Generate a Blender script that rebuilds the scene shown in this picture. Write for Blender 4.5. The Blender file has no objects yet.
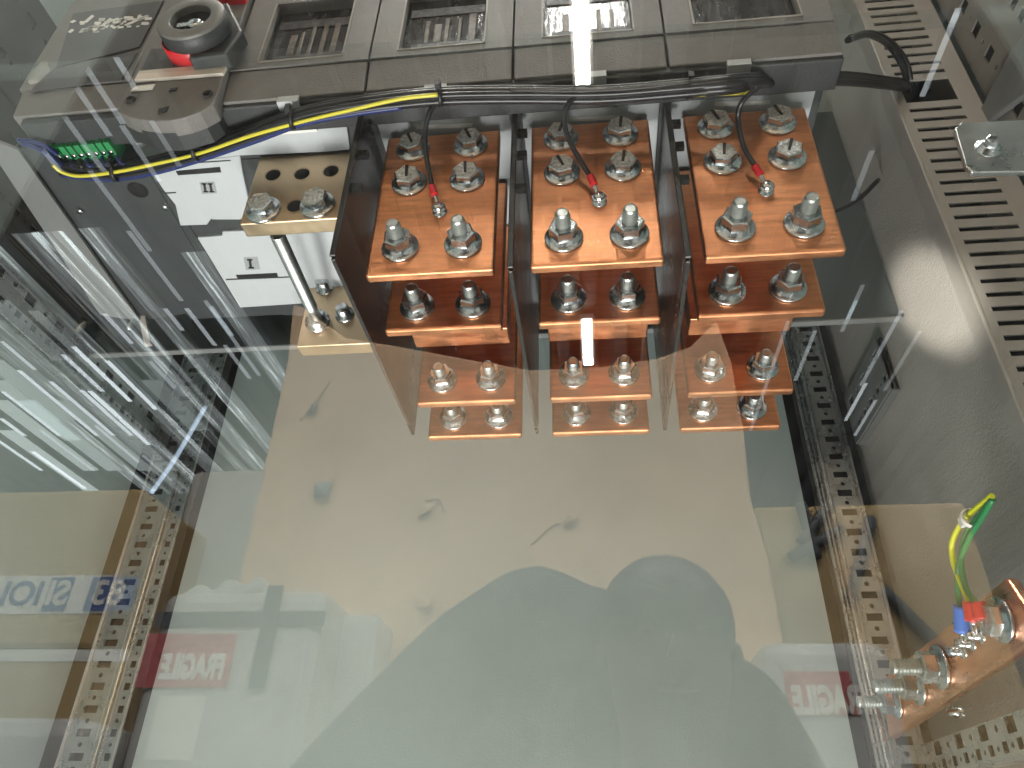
import bpy, bmesh, math, random
from mathutils import Vector, Matrix
random.seed(7)
sc = bpy.context.scene
COL = sc.collection
PI = math.pi

# ------------------------------------------------------------------ camera model (survey of the photograph)
F_PX = 737.9
CAM_R = Vector((0.994053, 0.106672, 0.021922))
CAM_U = Vector((0.038868, -0.535572, 0.843594))
CAM_F = Vector((-0.101729, 0.837725, 0.536533))

def hit(x, y, X=None, Y=None, Z=None):
    """where the line of sight through a picture point meets a real plane of the cabinet"""
    d = CAM_R * ((x - 512) / F_PX) + CAM_U * ((384 - y) / F_PX) + CAM_F
    k = X / d.x if X is not None else Y / d.y if Y is not None else Z / d.z
    return d * k

GY = 0.27                       # plane of the clear cover
def mir(x, y, **k):
    """the same for things of the hall that show as reflections in the clear cover"""
    p = hit(x, y, **k)
    return Vector((p.x, 2 * GY - p.y, p.z))

# ------------------------------------------------------------------ helpers
class MB:
    def __init__(s): s.bm = bmesh.new()
    def box(s, a, b, mi=0):
        x0, y0, z0 = (min(a[i], b[i]) for i in range(3)); x1, y1, z1 = (max(a[i], b[i]) for i in range(3))
        v = [s.bm.verts.new(p) for p in ((x0,y0,z0),(x1,y0,z0),(x1,y1,z0),(x0,y1,z0),(x0,y0,z1),(x1,y0,z1),(x1,y1,z1),(x0,y1,z1))]
        for f in ((0,3,2,1),(4,5,6,7),(0,1,5,4),(1,2,6,5),(2,3,7,6),(3,0,4,7)):
            s.bm.faces.new([v[i] for i in f]).material_index = mi
        return s
    def prism(s, pts, d, mi=0):
        """polygon (list of 3D points) extruded by vector d"""
        d = Vector(d)
        a = [s.bm.verts.new(Vector(p)) for p in pts]; b = [s.bm.verts.new(Vector(p) + d) for p in pts]
        fs = [s.bm.faces.new(a), s.bm.faces.new(b[::-1])]
        n = len(a)
        for i in range(n): fs.append(s.bm.faces.new((a[i], b[i], b[(i+1) % n], a[(i+1) % n])))
        for f in fs: f.material_index = mi
        bmesh.ops.recalc_face_normals(s.bm, faces=fs)
        return s
    def lathe(s, prof, c, ax, n=24, mi=0, hexa=False, smooth=True, rot=0.0):
        """profile [(r, h)] turned about axis ax through c"""
        ax = Vector(ax).normalized(); u = ax.orthogonal().normalized(); w = ax.cross(u)
        c = Vector(c); rings = []
        for r, h in prof:
            if r < 1e-6: rings.append([s.bm.verts.new(c + ax * h)])
            else: rings.append([s.bm.verts.new(c + ax * h + (u * math.cos(rot + 2*PI*i/n) + w * math.sin(rot + 2*PI*i/n)) * r) for i in range(n)])
        fs = []
        for A, B in zip(rings, rings[1:]):
            for i in range(n):
                j = (i + 1) % n
                q = [A[i], A[j], B[j], B[i]] if len(A) > 1 and len(B) > 1 else ([A[i], A[j], B[0]] if len(A) > 1 else [A[0], B[j], B[i]])
                fs.append(s.bm.faces.new(q))
        for f in fs: f.material_index = mi; f.smooth = smooth
        bmesh.ops.recalc_face_normals(s.bm, faces=fs)
        return s
    def tube(s, pts, r, n=10, mi=0, sub=8):
        P = spline(pts, sub); rings = []; prev = None
        for i, p in enumerate(P):
            t = (P[min(i+1, len(P)-1)] - P[max(i-1, 0)]).normalized()
            if prev is None: u = t.orthogonal().normalized()
            else: u = (prev - t * prev.dot(t)).normalized()
            prev = u; w = t.cross(u)
            rr = r(i / (len(P)-1)) if callable(r) else r
            rings.append([s.bm.verts.new(p + (u*math.cos(2*PI*k/n) + w*math.sin(2*PI*k/n)) * rr) for k in range(n)])
        for A, B in zip(rings, rings[1:]):
            for k in range(n):
                f = s.bm.faces.new((A[k], A[(k+1) % n], B[(k+1) % n], B[k])); f.smooth = True; f.material_index = mi
        for R in (rings[0], rings[-1][::-1]):
            f = s.bm.faces.new(R[::-1]); f.material_index = mi
        return s
    def build(s, name, mat, parent=None, bevel=0, seg=2, smooth=None):
        me = bpy.data.meshes.new(name)
        s.bm.normal_update(); s.bm.to_mesh(me); s.bm.free()
        for m in (mat if isinstance(mat, (list, tuple)) else [mat]): me.materials.append(m)
        o = bpy.data.objects.new(name, me); COL.objects.link(o)
        if parent:
            o.parent = parent
            o.matrix_parent_inverse = world_of(parent).inverted()
        if bevel:
            m = o.modifiers.new('bevel', 'BEVEL'); m.width = bevel; m.segments = seg; m.limit_method = 'ANGLE'; m.angle_limit = math.radians(40)
            m.harden_normals = False
        return o

def world_of(o):
    m = o.matrix_basis.copy()
    if o.parent: m = world_of(o.parent) @ o.matrix_parent_inverse @ m
    return m

def spline(pts, sub=8):
    P = [Vector(p) for p in pts]
    if len(P) < 3: return [P[0].lerp(P[-1], i/ sub) for i in range(sub+1)]
    Q = [2*P[0]-P[1]] + P + [2*P[-1]-P[-2]]; out = []
    for i in range(1, len(Q)-2):
        a, b, c, d = Q[i-1:i+3]
        for k in range(sub):
            t = k / sub
            out.append(0.5*((2*b) + (c-a)*t + (2*a-5*b+4*c-d)*t*t + (3*b-a-3*c+d)*t**3))
    out.append(P[-1]); return out

def tag(o, label=None, cat=None, group=None, kind=None):
    if label: o['label'] = label
    if cat: o['category'] = cat
    if group: o['group'] = group
    if kind: o['kind'] = kind
    return o
def thing(name, loc, label, cat, group=None):
    o = bpy.data.objects.new(name, None); COL.objects.link(o); o.location = loc
    return tag(o, label, cat, group)
def kids(o): return [c for c in COL.objects if c.parent is o]
def copy_tree(o, parent=None):
    c = o.copy(); COL.objects.link(c)
    if parent is not None: c.parent = parent
    for ch in kids(o): copy_tree(ch, c)
    return c

# ------------------------------------------------------------------ materials
def mat(name, col, rough=.5, metal=0., bump=0., bscale=200., vary=0., vscale=20., stretch=(1,1,1), rvary=0., emit=None, es=0., spec=.5, coat=0., dirt=None):
    m = bpy.data.materials.new(name); m.use_nodes = True
    nt = m.node_tree; N = nt.nodes; L = nt.links; b = N['Principled BSDF']
    b.inputs['Base Color'].default_value = (*col, 1); b.inputs['Roughness'].default_value = rough
    b.inputs['Metallic'].default_value = metal; b.inputs['Specular IOR Level'].default_value = spec
    b.inputs['Coat Weight'].default_value = coat; b.inputs['Coat Roughness'].default_value = .1
    tc = N.new('ShaderNodeTexCoord'); mp = N.new('ShaderNodeMapping'); mp.inputs['Scale'].default_value = stretch
    L.new(tc.outputs['Object'], mp.inputs['Vector'])
    if vary or rvary:
        n = N.new('ShaderNodeTexNoise'); n.inputs['Scale'].default_value = vscale; n.inputs['Detail'].default_value = 6; n.inputs['Roughness'].default_value = .65
        L.new(mp.outputs['Vector'], n.inputs['Vector'])
        if vary:
            r = N.new('ShaderNodeMapRange'); r.inputs['From Min'].default_value = .3; r.inputs['From Max'].default_value = .7
            r.inputs['To Min'].default_value = 1 - vary; r.inputs['To Max'].default_value = 1 + vary
            L.new(n.outputs['Fac'], r.inputs['Value'])
            x = N.new('ShaderNodeVectorMath'); x.operation = 'SCALE'; x.inputs[0].default_value = col
            L.new(r.outputs['Result'], x.inputs['Scale']); src = x.outputs['Vector']
            if dirt:
                n3 = N.new('ShaderNodeTexNoise'); n3.inputs['Scale'].default_value = dirt[1]; n3.inputs['Detail'].default_value = 4
                L.new(tc.outputs['Object'], n3.inputs['Vector'])
                r3 = N.new('ShaderNodeMapRange'); r3.inputs['From Min'].default_value = .48; r3.inputs['From Max'].default_value = .72; r3.inputs['To Max'].default_value = dirt[2]
                L.new(n3.outputs['Fac'], r3.inputs['Value'])
                mx = N.new('ShaderNodeMix'); mx.data_type = 'RGBA'; mx.inputs['B'].default_value = (*dirt[0], 1)
                L.new(r3.outputs['Result'], mx.inputs['Factor']); L.new(src, mx.inputs['A']); src = mx.outputs['Result']
            L.new(src, b.inputs['Base Color'])
        if rvary:
            r2 = N.new('ShaderNodeMapRange'); r2.inputs['From Min'].default_value = .3; r2.inputs['From Max'].default_value = .7
            r2.inputs['To Min'].default_value = max(.02, rough - rvary); r2.inputs['To Max'].default_value = rough + rvary
            L.new(n.outputs['Fac'], r2.inputs['Value']); L.new(r2.outputs['Result'], b.inputs['Roughness'])
    if bump:
        n2 = N.new('ShaderNodeTexNoise'); n2.inputs['Scale'].default_value = bscale; n2.inputs['Detail'].default_value = 3
        L.new(mp.outputs['Vector'], n2.inputs['Vector'])
        bp = N.new('ShaderNodeBump'); bp.inputs['Strength'].default_value = bump; bp.inputs['Distance'].default_value = .001
        L.new(n2.outputs['Fac'], bp.inputs['Height']); L.new(bp.outputs['Normal'], b.inputs['Normal'])
    if emit:
        b.inputs['Emission Color'].default_value = (*emit, 1); b.inputs['Emission Strength'].default_value = es
    return m

M = {}
M['copper'] = mat('copper', (.80,.36,.18), .42, 1, bump=.3, bscale=110, vary=.2, vscale=90, stretch=(.3,1,3), rvary=.12, dirt=((.50,.20,.10), 30, .55))
M['copper_dark'] = mat('copper_earth_bar', (.80,.40,.25), .3, 1, bump=.2, bscale=60, vary=.15, vscale=14, stretch=(1,1,5), rvary=.08)
M['tinned'] = mat('tinned_bronze', (.66,.51,.34), .42, 1, bump=.2, bscale=90, vary=.12, vscale=25, rvary=.08)
M['zinc'] = mat('zinc_steel', (.60,.63,.64), .24, 1, bump=.15, bscale=250, vary=.15, vscale=90, rvary=.08)
M['zinc_rail'] = mat('galvanised_rail', (.54,.56,.56), .3, .95, bump=.15, bscale=120, vary=.15, vscale=40, rvary=.1)
M['zinc_head'] = mat('stamped_zinc', (.62,.64,.64), .3, 1, bump=1.6, bscale=420, vary=.55, vscale=420)
M['thread'] = mat('zinc_thread', (.50,.52,.50), .42, 1, vary=.2, vscale=200)
M['ink'] = mat('black_marker', (.01,.01,.01), .6)
M['cover'] = mat('grey_cover_plastic', (.155,.146,.136), .5, bump=.5, bscale=700, vary=.1, vscale=60)
M['cover_lip'] = mat('charcoal_plastic', (.030,.032,.033), .5, bump=.3, bscale=500, vary=.15, vscale=30)
M['label_dark'] = mat('dark_label', (.055,.045,.045), .4, vary=.1, vscale=30)
M['window'] = mat('dark_clear_window', (.05,.047,.05), .2, bump=1.2, bscale=110, vary=.7, vscale=60, stretch=(1,1,.35), coat=.6)
M['chute'] = mat('chute_plate', (.17,.14,.12), .4, vary=.6, vscale=120)
M['chute_dark'] = mat('chute_body', (.07,.065,.07), .4, vary=.7, vscale=160, bump=1, bscale=160)
M['white_mark'] = mat('white_print_slot_light', (.75,.74,.70), .5)
M['ledge'] = mat('ledge_highlight', (.72,.66,.58), .5)  # pale colour paints the light that the ledge catches
M['handle'] = mat('handle_plastic', (.14,.135,.125), .45, bump=.25, bscale=500)
M['black'] = mat('black_plastic', (.012,.012,.013), .45)
M['red'] = mat('red_plastic', (.62,.012,.02), .35)
M['light_grey'] = mat('light_grey_plastic', (.46,.48,.49), .5, bump=.12, bscale=400, vary=.04, vscale=20)
M['dark_body'] = mat('dark_grey_moulding', (.040,.044,.045), .5, bump=.2, bscale=400, vary=.12, vscale=18)
M['barrier'] = mat('phase_barrier_board', (.030,.028,.026), .3, vary=.2, vscale=12, rvary=.08)
M['paint'] = mat('grey_cabinet_paint', (.44,.515,.495), .4, bump=.25, bscale=420, vary=.05, vscale=3, rvary=.06, dirt=((.36,.43,.415), 5, .75))
M['paint_side'] = mat('side_sheet_paint', (.46,.43,.395), .26, bump=.7, bscale=520, vary=.05, vscale=4)
M['duct'] = mat('wireway_paint', (.36,.335,.305), .42, bump=.2, bscale=500, vary=.05, vscale=8)
M['side_grey'] = mat('flange_paint', (.17,.175,.17), .45, bump=.2, bscale=300, vary=.05, vscale=6)
M['paint_dim'] = mat('upright_paint', (.24,.22,.195), .42, bump=.2, bscale=500, vary=.05, vscale=8)
M['strut'] = mat('dark_strut', (.05,.045,.042), .55, 0., bump=.15, bscale=200, vary=.15, vscale=15)
M['void'] = mat('dark_gap', (.006,.006,.006), .9)
M['mount'] = mat('mounting_plate_paint', (.06,.075,.077), .4, vary=.05, vscale=4)
M['green'] = mat('green_connector', (.02,.22,.07), .4, vary=.15, vscale=60)
M['wire_black'] = mat('wire_black', (.012,.012,.014), .35)
M['wire_blue'] = mat('wire_blue', (.012,.022,.12), .35)
M['wire_yellow'] = mat('wire_yellow', (.62,.56,.05), .35)
M['wire_green'] = mat('wire_green', (.03,.22,.07), .35)
M['wire_yg'] = mat('wire_yellow_green', (.75,.78,.03), .35)
M['tie_white'] = mat('white_tie', (.75,.74,.72), .4)
M['blue_lug'] = mat('blue_sleeve', (.02,.16,.62), .35)
M['pale_blue'] = mat('pale_blue_tube', (.45,.58,.78), .3)
M['brown_card'] = mat('cardboard', (.38,.27,.125), .75, vary=.08, vscale=5)
M['crate'] = mat('crate_wrap', (.60,.41,.255), .6, bump=.5, bscale=6, vary=.14, vscale=3)
M['film'] = mat('white_film', (.43,.43,.41), .35, bump=.5, bscale=14, vary=.1, vscale=6)
M['blue_print'] = mat('blue_print', (.05,.09,.24), .5)
M['red_print'] = mat('red_print', (.42,.10,.10), .5)
M['tape'] = mat('white_tape', (.72,.70,.66), .4)
M['strap'] = mat('dark_strap', (.06,.07,.08), .5)
M['jacket'] = mat('dark_jacket', (.02,.022,.025), .8, bump=.3, bscale=30, vary=.2, vscale=8)
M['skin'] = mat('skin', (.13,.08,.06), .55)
M['hair'] = mat('hair', (.05,.04,.035), .5)
M['trousers'] = mat('trousers', (.03,.035,.05), .8)
M['deck'] = mat('roof_deck', (.20,.21,.21), .4, .2, vary=.15, vscale=1.5)
M['hall_floor'] = mat('hall_floor', (.32,.31,.29), .6, vary=.1, vscale=.6)
M['tube'] = mat('lamp_tube', (.9,.9,.9), .4, emit=(1,.96,.9), es=230)
M['roof_streak_glow'] = mat('roof_streak_glow', (.6,.65,.66), .4, emit=(.85,.93,1), es=4.0)
M['roof_glow'] = mat('added_roof_glow', (.6,.65,.66), .4, emit=(.80,.95,.92), es=1.5)

def glass_mat(name, refl, tint):
    m = bpy.data.materials.new(name); m.use_nodes = True; nt = m.node_tree; N = nt.nodes; L = nt.links
    N.remove(N['Principled BSDF']); out = N['Material Output']
    t = N.new('ShaderNodeBsdfTransparent'); t.inputs['Color'].default_value = (*tint, 1)
    g = N.new('ShaderNodeBsdfGlossy'); g.inputs['Roughness'].default_value = 0.0
    tc = N.new('ShaderNodeTexCoord')
    n = N.new('ShaderNodeTexNoise'); n.inputs['Scale'].default_value = 5; n.inputs['Detail'].default_value = 1
    L.new(tc.outputs['Object'], n.inputs['Vector'])
    bp = N.new('ShaderNodeBump'); bp.inputs['Strength'].default_value = .06; bp.inputs['Distance'].default_value = .002
    L.new(n.outputs['Fac'], bp.inputs['Height']); L.new(bp.outputs['Normal'], g.inputs['Normal'])
    mx = N.new('ShaderNodeMixShader'); mx.inputs['Fac'].default_value = refl
    L.new(t.outputs['BSDF'], mx.inputs[1]); L.new(g.outputs['BSDF'], mx.inputs[2]); L.new(mx.outputs['Shader'], out.inputs['Surface'])
    return m
M['pane'] = glass_mat('clear_cover', .078, (.975,.985,.98))
M['pane_edge'] = mat('cover_edge', (.65,.72,.70), .25)

# ------------------------------------------------------------------ fastener part builders (axis points out of the face)
AXF = Vector((0,-1,0))
def hex_bolt(parent, c, ax=AXF, s=1.0, rot=.3, mark=True, label=None):
    """washer is the part; the hex head and its ink line hang below it"""
    w = MB().lathe([(.0055*s,0),(.0146*s,0),(.0146*s,.0022*s),(.0140*s,.0027*s),(.0105*s,.0027*s),(.0104*s,.0045*s),(0,.0045*s)], c, ax, 32).build('bolt', M['zinc'], parent)
    c2 = Vector(c) + Vector(ax) * .0045 * s
    h = MB().lathe([(.0098*s,0),(.0105*s,.0004*s),(.0108*s,.0060*s),(.0100*s,.0068*s)], c2, ax, 6, smooth=False, rot=rot)
    h.lathe([(.0100*s,.0068*s),(.0096*s,.0070*s),(.0090*s,.0067*s),(0,.0067*s)], c2, ax, 6, smooth=False, rot=rot, mi=1)
    ho = h.build('hex_head', [M['zinc'], M['zinc_head']], w)
    if mark:
        a = Vector(ax); ang = math.radians(random.uniform(-25, 25)); up = Vector((math.sin(ang), 0, math.cos(ang)))
        sd = up.cross(a).normalized(); p = c2 + a * .0069 * s
        q = [p + up*.0092*s + sd*.0013*s, p + up*.0092*s - sd*.0013*s, p - up*.0035*s - sd*.0010*s, p - up*.0035*s + sd*.0010*s]
        MB().prism(q, a*.0006).build('paint_mark', M['ink'], w)
    return w
def stud(parent, c, ax=AXF, s=1.0, ln=.034, rot=.3):
    w = MB().lathe([(.0055*s,0),(.0146*s,0),(.0146*s,.0022*s),(.0140*s,.0027*s),(.0108*s,.0027*s),(.0106*s,.005*s),(0,.005*s)], c, ax, 32).build('stud', M['zinc'], parent)
    c2 = Vector(c) + Vector(ax) * .005 * s
    MB().lathe([(.0092*s,0),(.0108*s,.0008*s),(.0108*s,.0085*s),(.0094*s,.0095*s),(.0058*s,.0095*s)], c2, ax, 6, smooth=False, rot=rot).build('nut', M['zinc'], w)
    prof = []; h = .002
    while h < ln - .002: prof += [(.0058*s,h),(.0043*s,h+.0014)]; h += .0028
    prof = [(.0053*s,0)] + prof + [(.0051*s,ln-.0015),(.0044*s,ln),(.0036*s,ln-.0006),(0,ln-.0006)]
    MB().lathe(prof, c2, ax, 20, smooth=False).build('threaded_end', M['thread'], w)
    return w

# ------------------------------------------------------------------ copper busbars
PX0, PITCH, BW, CS = .01096, .125, .0977, .0243
ROWY = (.40905, .46936, .58158, .64538)
ZB = (.3635, .3565, .3545, .353)
phase = ('left', 'middle', 'right')
step = ('front', 'second', 'third', 'rearmost')
edge = {'left': 'beside the bronze terminal', 'middle': 'between the other two stacks', 'right': 'beside the slotted wireway'}
first = {}
TH = .009
for i, ph in enumerate(phase):
    xc = PX0 + (i-1) * PITCH
    for k in range(4):
        Y, zb = ROWY[k], ZB[k]
        zt = (.5197, .522, .50, .50)[k]
        hw = BW/2 - (0, .0005, .002, .001)[k]
        lab = {0: 'large front copper busbar with slotted bolt marks, %s stack, %s', 1: 'second copper busbar from the front, %s stack, %s',
               2: 'third copper busbar down with two studs, %s stack, %s', 3: 'rearmost and lowest copper busbar, %s stack, %s'}[k] % (ph, edge[ph])
        t = thing('copper_busbar', (xc, Y, zb), lab, 'busbar', 'copper busbars on the breaker terminals')
        c0 = random.uniform(-.0012,.0012)
        MB().box((xc-hw+c0, Y, zb), (xc+hw+c0, Y+TH, zt)).build('plate', M['copper'], t, bevel=.0022, seg=3)
        if k == 0:
            for z in (.5008, .4600):
                for s in (-1, 1): hex_bolt(t, (xc + s*CS + random.uniform(-.0008,.0008), Y, z), rot=random.uniform(0,1))
            for s in (-1, 1): stud(t, (xc + s*CS, Y, .3893), ln=.0225, rot=random.uniform(0,1))
            scr = MB().lathe([(.0058,0),(.0058,.001),(.0042,.001),(.0042,.007),(.0034,.0082),(0,.0082)], (xc+.0035, Y, .4255), AXF, 18).build('sensing_screw', M['zinc'], t)
        else:
            for s in (-1, 1): stud(t, (xc + s*(CS-.001), Y, (0,.3795,.3797,.3748)[k]), ln=(.0,.021,.019,.017)[k], rot=random.uniform(0,1))
    # terminal block between the two pairs
    tb = thing('terminal_block', (xc, .53, .386), 'thick orange copper terminal pad between second and third busbar, %s stack' % ph, 'terminal', 'copper terminal pads of the breaker')
    MB().box((xc-.0445, .528, .398), (xc+.0445, .552, .525)).build('pad', M['copper'], tb, bevel=.001)

# ------------------------------------------------------------------ phase barriers
for (X, y0, y1, zb, lab) in ((-.180, .386, .652, .360, 'dark phase barrier board left of the left copper stack'),
                             (-.0515, .398, .640, .350, 'dark phase barrier board between left and middle copper stacks'),
                             (.0735, .400, .645, .352, 'dark phase barrier board between middle and right copper stacks')):
    t = thing('phase_barrier', (X, .5, zb), lab, 'barrier', 'phase barrier boards')
    MB().box((X-.0016, y0, zb), (X+.0016, y1, .532)).build('board', M['barrier'], t, bevel=.0006)
    MB().box((X-.0024, y0-.003, zb+.002), (X+.0024, y0-.0005, .528)).build('edge_rib', M['barrier'], t, bevel=.0008)
    for z in (.505, .478, .44): MB().box((X+.0018, y0+.002, z-.004), (X+.010, y0+.007, z+.002)).build('clip', M['black'], t)

# ------------------------------------------------------------------ circuit breaker
FY = .36; ZU = .530; ZF = .522
br = thing('circuit_breaker', (-.14, .5, ZU), 'large grey four pole circuit breaker with rotary handle above the copper bars', 'circuit breaker')
XL, XR = -.478, .205
# body mass above the underside
MB().box((XL+.006, FY+.028, ZU+.002), (XR-.003, .66, .80)).build('body', M['dark_body'], br, bevel=.002)
seams = [-.2945, -.1715, -.050, .0725, XR]
for a, b in zip(seams, seams[1:]):
    a += .0009; b -= .0009
    wx0, wx1 = a + .0225, b - .0225
    # lower band (leans in a little), its own moulded step
    MB().prism([(a, FY+.0035, ZF), (a, FY, .5575), (a, FY+.028, .5575), (a, FY+.028, ZF)], (b-a, 0, 0)).build('front_band', M['cover'], br, bevel=.0012)
    f = MB()
    f.box((a, FY-.001, .5588), (b, FY+.028, .5665))
    f.box((a, FY-.001, .5665), (wx0, FY+.028, .655)); f.box((wx1, FY-.001, .5665), (b, FY+.028, .655)); f.box((a, FY-.001, .655), (b, FY+.028, .80))
    bmesh.ops.remove_doubles(f.bm, verts=f.bm.verts, dist=1e-6)
    f.build('front_cover', M['cover'], br)
    w = MB().box((wx0+.0005, FY+.009, .567), (wx1-.0005, FY+.02, .6545)).build('window', M['window'], br)
    if a < .06:
        for q in range(5):
            cx = wx0 + .014 + (wx1-wx0-.024)*(q+random.uniform(.1,.5))/5
            MB().box((cx, FY+.0078, .583+random.uniform(0,.006)), (cx+random.uniform(.003,.007), FY+.0092, .622+random.uniform(-.01,.012))).build('arc_chute', M['chute'], w, bevel=.0006)
        MB().box((wx0+.008, FY+.0080, .574), (wx1-.006, FY+.0092, .588)).build('arc_chute', M['chute_dark'], w)
        MB().box((wx0+.004, FY+.0080, .628), (wx1-.004, FY+.0092, .640)).build('arc_chute', M['chute_dark'], w)
    fr = MB()
    for (p, q) in (((wx0, .5665), (wx1, .568)), ((wx0, .5665), (wx0+.0014, .655)), ((wx1-.0014, .5665), (wx1, .655))):
        fr.box((p[0], FY-.0016, p[1]), (q[0], FY+.004, q[1]))
    fr.build('window_frame', M['ledge'] if False else M['duct'], w)
# charcoal lip under the covers
MB().box((XL+.002, FY+.006, ZF-.0045), (XR, FY+.034, ZF+.004)).build('lip', M['cover_lip'], br, bevel=.0015)
for px_, py_ in ((287,103),(435,90),(595,78),(740,67)):
    p = hit(px_, py_, Y=FY+.004); MB().box((p.x-.009, FY+.003, ZF-.006), (p.x+.009, FY+.012, ZF+.001)).build('lip_tab', M['light_grey'], br)
# left cover with dark label
MB().prism([(XL-.006, FY+.0035, ZF+.004), (XL-.006, FY, .556), (XL-.006, FY+.028, .556), (XL-.006, FY+.028, ZF+.004)], (-.383-XL+.006, 0, 0)).build('front_band', M['cover'], br, bevel=.0012)
lc = MB().box((XL-.010, FY-.001, .5575), (-.384, FY+.028, .80)).build('left_cover', M['cover'], br, bevel=.0015)
MB().prism([hit(57,69,Y=FY-.0015), hit(140,48,Y=FY-.0015), hit(164,2,Y=FY-.0015), hit(74,15,Y=FY-.0015)], (0,-.0015,0)).build('label_plate', M['label_dark'], lc)
MB().prism([hit(30,92,Y=FY-.0015), hit(122,80,Y=FY-.0015), hit(138,53,Y=FY-.0015), hit(58,66,Y=FY-.0015)], (0,-.0008,0)).build('dark_strip', M['label_dark'], lc)
mk = MB()
rr = random.Random(3)
def marks(mk, n, x0, x1, ya, yb):
    for _ in range(n):
        x = rr.uniform(x0, x1); y = ya + (yb-ya)*(x-x0)/(x1-x0) + rr.uniform(-6, 6); s = rr.uniform(1.6, 4.2)
        mk.prism([hit(x, y, Y=FY-.0031), hit(x+s*1.6, y-.4, Y=FY-.0031), hit(x+s*1.5+1, y-s*.55-.4, Y=FY-.0031), hit(x+.8, y-s*.6, Y=FY-.0031)], (0,-.0003,0))
marks(mk, 44, 78, 146, 29, 20)
for (x0,y0,x1,y1) in ((80,31,98,24),(84,22,92,15),(98,28,110,18),(112,28,124,18),(124,25,147,15),(92,30,102,26),(104,22,118,18),(68,32,72,29),(70,22,74,20)):
    mk.prism([hit(x0,y0,Y=FY-.0031), hit(x0+2.5,y0+1.2,Y=FY-.0031), hit(x1+2.5,y1+1.2,Y=FY-.0031), hit(x1,y1,Y=FY-.0031)], (0,-.0003,0))
mk.build('label_print', M['white_mark'], lc)
# operating panel with rounded foot
arc = [hit(x, y, Y=FY-.006) for x, y in ((117,111),(127,116),(140,119.5),(155,121),(170,120.5),(185,117.5),(200,112),(213,104.5),(232,50),(252,0),(158,0),(150,36))]
arc[9].z = arc[10].z = .80; arc[9].x = -.302; arc[10].x = -.382
op = MB().prism(arc, (0,.016,0)).build('operating_panel', M['cover'], br, bevel=.0012)
und = [hit(x, y, Y=FY-.004) for x, y in ((119,112),(140,120.5),(155,122),(170,121.5),(200,113),(211,105.5),(225,70),(140,70))]
MB().prism([p + Vector((0,.010,-.0015)) for p in und], (0,.018,0)).build('panel_foot', M['cover_lip'], op)
YO = FY - .0065
MB().prism([hit(136,83,Y=YO), hit(224,76,Y=YO), hit(229,66,Y=YO), hit(141,74,Y=YO)], (0,-.003,0)).build('ledge', M['ledge'], op)
MB().prism([hit(141,73,Y=YO), hit(180,69,Y=YO), hit(190,49,Y=YO), hit(152,50,Y=YO)], (0,-.0012,0)).build('recess', M['label_dark'], op)
MB().prism([hit(184,69,Y=YO), hit(229,65,Y=YO), hit(240,44,Y=YO), hit(192,49,Y=YO)], (0,-.0012,0)).build('recess', M['label_dark'], op)
MB().prism([hit(131,92,Y=YO), hit(153,90,Y=YO), hit(156,85,Y=YO), hit(136,87,Y=YO)], (0,-.001,0)).build('rating_sticker', M['white_mark'], op)
for x, y, r in ((131,100,.0042),(208,94.5,.0042)):
    MB().lathe([(r,0),(r,.0015),(r*.75,.0015),(r*.7,-.0005),(0,-.0005)], hit(x,y,Y=YO), AXF, 20).build('screw_hole', M['black'], op)
MB().prism([hit(158,114,Y=YO), hit(166,112,Y=YO), hit(169,107,Y=YO), hit(159,109.5,Y=YO)], (0,-.0008,0)).build('square_hole', M['black'], op)
MB().prism([hit(169,92,Y=YO), hit(176,91,Y=YO), hit(178,88,Y=YO), hit(171,89,Y=YO)], (0,-.0008,0)).build('small_vent', M['black'], op)
# rotary handle: grey ring on a red collar
hy = FY - .038
hc = hit(190, 16.5, Y=hy)
hd = thing('rotary_handle', hc, None, None); hd.parent = br; hd.matrix_parent_inverse = world_of(br).inverted()
YA = Vector((0,1,0))
MB().lathe([(.0170,.012),(.0173,.0006),(.0180,0),(.0276,0),(.0288,.0010),(.0290,.013),(.0280,.0155),(.0175,.0165)], hc, YA, 56).build('ring', M['handle'], hd, bevel=.0004)
MB().lathe([(.0290,.0030),(.0292,.0032),(.0292,.0135),(.028,.0160),(.025,.0160)], hc, YA, 56).build('ring_side', M['cover_lip'], hd)
MB().lathe([(.0178,.006),(0,.006)], hc, YA, 32).build('hub_recess', M['void'], hd)
hub = MB().lathe([(.006,0),(.006,-.004),(.0045,-.005),(0,-.005)], hc + Vector((.004,.006,-.006)), YA, 14)
hub.box(hc + Vector((-.011,.002,-.009)), hc + Vector((.012,.0058,-.004)))
hub.build('metal_insert', M['zinc'], hd, bevel=.0008)
MB().lathe([(.0245,.0160),(.0250,.0165),(.0250,.0345),(0,.0350)], hc + Vector((-.008,0,.0005)), YA, 48).build('red_collar', M['red'], hd)
MB().prism([hit(188,59,Y=hy+.018), hit(226,54,Y=hy+.018), hit(242,30,Y=hy+.018), hit(228,2,Y=hy+.018), hit(196,8,Y=hy+.018)], (0,.014,0)).build('lever_base', M['cover_lip'], hd, bevel=.002)
p = hit(222,1,Y=FY-.01); MB().box((p.x-.014, FY-.014, p.z-.001), (p.x+.022, FY-.005, p.z+.02)).build('red_plate', M['red'], op)
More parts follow.
